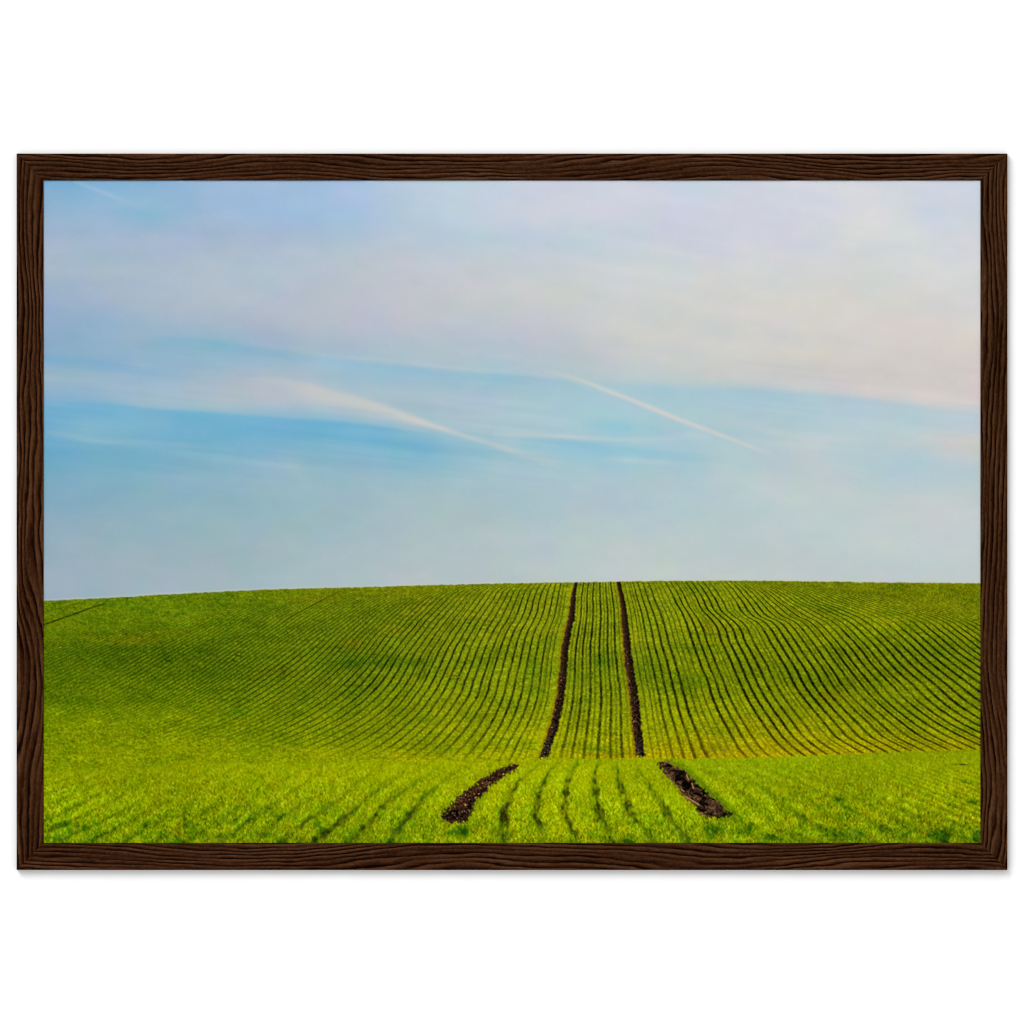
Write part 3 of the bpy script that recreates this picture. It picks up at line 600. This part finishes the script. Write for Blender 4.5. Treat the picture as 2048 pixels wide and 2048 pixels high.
def poly_distance(poly):
    """signed distance in pixels, positive inside"""
    p = np.array(poly, float)
    sl = (slice(int(p[:, 1].min() - Y0 - 16), int(min(p[:, 1].max() - Y0 + 16, NH))),
          slice(int(p[:, 0].min() - X0 - 16), int(p[:, 0].max() - X0 + 16)))
    gx, gy = GX[sl], GY[sl]
    dist = np.full(gx.shape, 1e9)
    inside = np.zeros(gx.shape, bool)
    for a, b in zip(p, np.roll(p, -1, 0)):
        e = b - a
        t = np.clip(((gx - a[0]) * e[0] + (gy - a[1]) * e[1]) / (e @ e), 0, 1)
        dist = np.minimum(dist, np.hypot(gx - a[0] - t * e[0], gy - a[1] - t * e[1]))
        cr = (a[1] > gy) != (b[1] > gy)
        with np.errstate(divide='ignore', invalid='ignore'):
            xi = (b[0] - a[0]) * (gy - a[1]) / (b[1] - a[1]) + a[0]
        inside ^= cr & (gx < xi)
    return sl, np.where(inside, dist, -dist)


def zoomed(ox, pts):
    return [(ox + x / 6.0375, 1490 + y / 6.0375) for x, y in pts]


LT = zoomed(840, [(1165,245),(1080,250),(930,310),(700,440),(560,560),(430,660),(330,780),(250,860),(270,915),(400,935),(500,945),(580,905),(610,830),(660,700),(760,600),(870,480),(980,390),(1130,310),(1165,270)])
RT = zoomed(1150, [(980,220),(1100,195),(1200,250),(1330,330),(1450,450),(1570,550),(1680,650),(1760,720),(1810,790),(1900,830),(1830,860),(1760,880),(1700,890),(1600,880),(1540,850),(1480,780),(1420,720),(1360,660),(1290,570),(1200,470),(1120,390),(1060,300)])
crumb = noise(SH, 61, 1.1, 0.9)
clod = noise(SH, 62, 4.5, 2.2)
straw = sheared(SH, 63, 0.8, 3.0, 0.9)
for poly, side in ((LT, 'l'), (RT, 'r')):
    sl, sd = poly_distance(poly)
    cr, cl, st, gx, gy = crumb[sl], clod[sl], straw[sl], GX[sl], GY[sl]
    sd = sd + 1.4 * cr + 2.2 * mid[sl]
    w = smooth(-4.2, 3.6, sd)[..., None]
    if side == 'l':
        # sunlit crumbs on the left bank, the lower right end lies in the bank's own shade
        lit = np.clip(0.85 - 0.017 * ((gx - 880) * 0.62 + (gy - 1600) * 0.78), 0, 1) * smooth(0, 14, sd)
        lit = lit * (1 - smooth(1606, 1636, gy + 0.35 * (gx - 900)))
        col = np.stack([38 + 82 * lit + (14 + 26 * lit) * cr + 8 * cl, 24 + 46 * lit + (10 + 16 * lit) * cr + 5 * cl, 17 + 18 * lit + (8 + 12 * lit) * cr + 3 * cl], -1)
        col += np.clip(cr - 1.4, 0, 2)[..., None] * np.array([60, 48, 24])
    else:
        col = np.stack([60 + 22 * cr + 13 * cl, 41 + 15 * cr + 9 * cl, 28 + 11 * cr + 6 * cl], -1)
        col += np.clip(st - 1.7, 0, 2)[..., None] * np.array([95, 62, 34])
        col = col * (1 - 0.75 * np.clip(-cl - 0.5, 0, 1))[..., None]
    near[sl] = near[sl] * (1 - w) + np.clip(col, 3, 220) * w
    if side == 'r':
        edge = np.exp(-((sd + 6) / 5) ** 2) * (gx > np.interp(gy, [1520, 1640], [1330, 1440]))
        a = near[sl]
        a += (edge * 0.5)[..., None] * (np.array([60, 96, 4]) - a)
for (xa, ya), (xb, yb), wd in (((1373,1594),(1397,1609),1.8), ((1384,1567),(1387,1577),1.3), ((1362,1578),(1368,1583),1.0), ((1373,1549),(1377,1560),1.0)):
    t = np.clip(((GX - xa) * (xb - xa) + (GY - ya) * (yb - ya)) / ((xb - xa) ** 2 + (yb - ya) ** 2), 0, 1)
    d = np.hypot(GX - xa - t * (xb - xa), GY - ya - t * (yb - ya))
    lay(near, 0.9 * np.exp(-(d / wd) ** 2), (184, 132, 92))
for xa, ya in ((334, 1556), (1640, 1545), (588, 1560)):
    lay(near, 0.6 * np.exp(-((GX - xa) / 1.2) ** 2 - ((GY - ya) / 8) ** 2), (120, 110, 40))
lay(near, 0.5 * np.exp(-((GX - 1926) / 16) ** 2 - ((GY - 1529) / 1.6) ** 2) * np.clip(1 + 0.8 * n_leaf, 0, 2), (50, 56, 10))

# ---- put the three together
soft = np.interp(XX, [87, 700, 1000, 1100], [11, 6, 3, 1.6])[None]
w_near = smooth(-soft, soft, GY - ridge[None] + 1.2 * blade)[..., None]
field = far * (1 - w_near) + near * w_near
w_field = smooth(-1.1, 1.1, GY - hor[None])[..., None]
halo = (np.exp(-((GY - hor[None] + 1.8) / 1.6) ** 2) * 0.45)[..., None]
sky = sky + halo * (np.array([206, 208, 172]) - sky)
for c in range(3):
    field[..., c] += 0.4 * (field[..., c] - blur(field[..., c], 1.4, 1.4))
picture = np.clip(sky * (1 - w_field) + np.clip(field, 0, 235) * w_field, 0, 255)
PIC_LIN = srgb2lin(picture) / LIGHT

# ---- the framed picture itself
framed = bpy.data.objects.new("framed_picture", None)
SC.collection.objects.link(framed)
framed.location = (0, 0, wz(1739.5))
framed["label"] = "landscape print of a green field in a dark brown wooden frame on white wall"
framed["category"] = "framed picture"
BASE = np.array(framed.location)

ys = np.concatenate([np.arange(Y0 - 4, 1150, 3.6), np.arange(1150, Y1 + 4.1, 1.25)])
xs = np.arange(X0 - 4, X1 + 4.1, 1.25)
ny, nx = len(ys), len(xs)
PRINT_Y = -(FRAME_Z - 0.0012)


def sample(img, xs, ys):
    fx = np.clip(xs - X0 - 0.5, 0, NW - 1.001)
    fy = np.clip(ys - Y0 - 0.5, 0, NH - 1.001)
    ix, iy = fx.astype(int), fy.astype(int)
    tx = (fx - ix)[None, :, None]
    ty = (fy - iy)[:, None, None]
    a = img[iy][:, ix]
    b = img[iy][:, ix + 1]
    c = img[iy + 1][:, ix]
    d = img[iy + 1][:, ix + 1]
    return (a * (1 - tx) + b * tx) * (1 - ty) + (c * (1 - tx) + d * tx) * ty


vx, vy = np.meshgrid(xs, ys)
front = np.stack([wx(vx), np.full_like(vx, PRINT_Y), wz(vy)], -1).reshape(-1, 3)
ink = sample(PIC_LIN, xs, ys).reshape(-1, 3)
corner = [0, nx - 1, ny * nx - 1, (ny - 1) * nx]
back = front[corner] + np.array([0, 0.003, 0])
n = len(front)
faces = np.concatenate([grid_faces(ny, nx), [[n, n + 1, n + 2, n + 3]]])
verts = np.concatenate([front, back]) - BASE
ink = np.concatenate([ink, np.full((4, 3), 0.5)])
print_mat = attr_material("matte photo print", 0.85, 0.0, 0.03)
mesh_object("art_print", verts, faces, print_mat, framed, ink)

# ------------------------------------------------------------------ the wooden frame: four mitred rails with brushed grain
FX0, FX1, FY0, FY1 = 33.0, 2015.0, 307.0, 1740.0
RW = 54.0
rail_mat = attr_material("dark stained wood", 0.7, 0.02, 0.14, 0.25)


def wood(L, seed, lines, slope):
    """grain of one rail: relief and stain on a grid one pixel along, half a pixel across"""
    h, w = 108, int(L)
    u = np.arange(w)[None, :]
    v = (np.arange(h) * 0.5)[:, None]
    big = (256, 2 * w)
    drift = noise((1, 2 * w), seed, 120, 0)[:, :w] * slope
    warp = noise(big, seed + 1, 75, 26)[:h, :w] * 0.42 + noise(big, seed + 2, 20, 9)[:h, :w] * 0.10 + noise(big, seed + 7, 6, 3)[:h, :w] * 0.04
    ph = v / (RW / lines) + drift + warp
    k = np.floor(ph).astype(int)
    t = ph - k
    gate = np.random.default_rng(seed + 3).standard_normal((64, 2 * w))
    gate = np.array([blur(g[None], 30, 0)[0] for g in gate])
    gate = gate / gate.std()
    st = gate[np.clip(k + 24, 0, 63), np.broadcast_to(u, k.shape)]
    st_prev = gate[np.clip(k + 23, 0, 63), np.broadcast_to(u, k.shape)]
    strength = np.clip(0.72 + 0.42 * st, 0.0, 1.0)
    groove = np.exp(-((t - 0.14) / 0.15) ** 2) * strength
    groove += 0.35 * smooth(0.72, 1.0, t) * np.clip(0.72 + 0.36 * gate[np.clip(k + 25, 0, 63), np.broadcast_to(u, k.shape)], 0, 1)
    ridge_ = smooth(0.18, 0.36, t) * (1 - 0.85 * smooth(0.4, 1.0, t)) * (0.45 + 0.55 * strength)
    pore = noise(big, seed + 4, 9, 1.0)[:h, :w]
    fuzz = noise(big, seed + 5, 1.3, 1.6)[:h, :w]
    tone = noise(big, seed + 6, 80, 14)[:h, :w]
    lev = 0.46 + 0.46 * ridge_ + 0.05 * pore + 0.06 * fuzz + 0.06 * tone
    lev = np.clip(lev * (1 - 0.97 * np.clip(groove, 0, 1)), 0, 1.1)
    return lev, np.clip(groove, 0, 1), tone


RAMP_T = [0.0, 0.12, 0.30, 0.50, 0.75, 1.1]
RAMP_C = np.array([(9, 1, 0), (22, 3, 0), (38, 16, 3), (52, 27, 11), (70, 42, 23), (92, 60, 39)], float)


def stain(lev):
    return np.stack([np.interp(lev, RAMP_T, RAMP_C[:, c]) for c in range(3)], -1)


def rail(side, L, seed, lines, slope, warm):
    lev, groove, tone = wood(L, seed, lines, slope)
    nv = 73
    vv = np.linspace(0, RW, nv)
    nu = int(L / 2.0)
    tt = np.linspace(0, 1, nu)
    V, T = np.meshgrid(vv, tt, indexing='ij')
    U = V + T * (L - 2 * V) if side in ('top', 'left') else V + T * (L - 2 * V)
    # v runs from the outer edge in; the grain itself is sampled left-to-right / top-to-bottom like the photograph
    vs = V if side in ('top', 'left') else RW - V
    iu = np.clip(U.astype(int), 0, lev.shape[1] - 1)
    iv = np.clip((vs * 2).astype(int), 0, lev.shape[0] - 1)
    lv, gr = lev[iv, iu], groove[iv, iu]
    col = stain(lv) * np.array(warm)
    ink_ = srgb2lin(col) / LIGHT
    relief = -0.00035 * gr + 0.00012 * lv
    relief -= 0.0012 * (1 - smooth(-0.5, 1.6, V)) + 0.0005 * (1 - smooth(-0.5, 1.2, RW - V))
    mitre = np.minimum(U - V, (L - V) - U)
    relief -= 0.0003 * np.exp(-(mitre / 0.9) ** 2)
    depth_ = -(FRAME_Z + relief)
    if side == 'top':
        px, py = FX0 + U, FY0 + V
    elif side == 'bottom':
        px, py = FX0 + U, FY1 - V
    elif side == 'left':
        px, py = FX0 + V, FY0 + U
    else:
        px, py = FX1 - V, FY0 + U
    P = np.stack([wx(px), depth_, wz(py)], -1)
    base = grid_faces(nv, nu)
    vs_, fs_, cs_ = [P.reshape(-1, 3)], [base], [ink_.reshape(-1, 3)]
    off = nv * nu
    # outer side down to the wall, inner side down behind the print, and the mitre ends
    for edge, yb in ((P[0], -0.0002), (P[-1], -(FRAME_Z - 0.004)), (P[:, 0], -0.0002), (P[:, -1], -0.0002)):
        m = len(edge)
        low = edge.copy()
        low[:, 1] = yb
        vs_ += [edge, low]
        a = np.arange(m - 1)
        fs_.append(np.stack([off + a, off + a + 1, off + m + a + 1, off + m + a], -1))
        cs_ += [np.tile(srgb2lin(np.array([44, 22, 10])) / LIGHT, (2 * m, 1))]
        off += 2 * m
    o = mesh_object("frame_rail", np.concatenate(vs_) - BASE, np.concatenate(fs_), rail_mat, framed, np.concatenate(cs_))
    return o


rail('top', FX1 - FX0, 101, 6.0, 0.75, (1.00, 1.00, 1.00))
rail('bottom', FX1 - FX0, 202, 6.0, 0.75, (1.00, 0.98, 0.98))
rail('left', FY1 - FY0, 303, 5.4, 0.8, (0.98, 0.97, 0.92))
rail('right', FY1 - FY0, 404, 5.4, 0.8, (0.97, 0.97, 0.93))
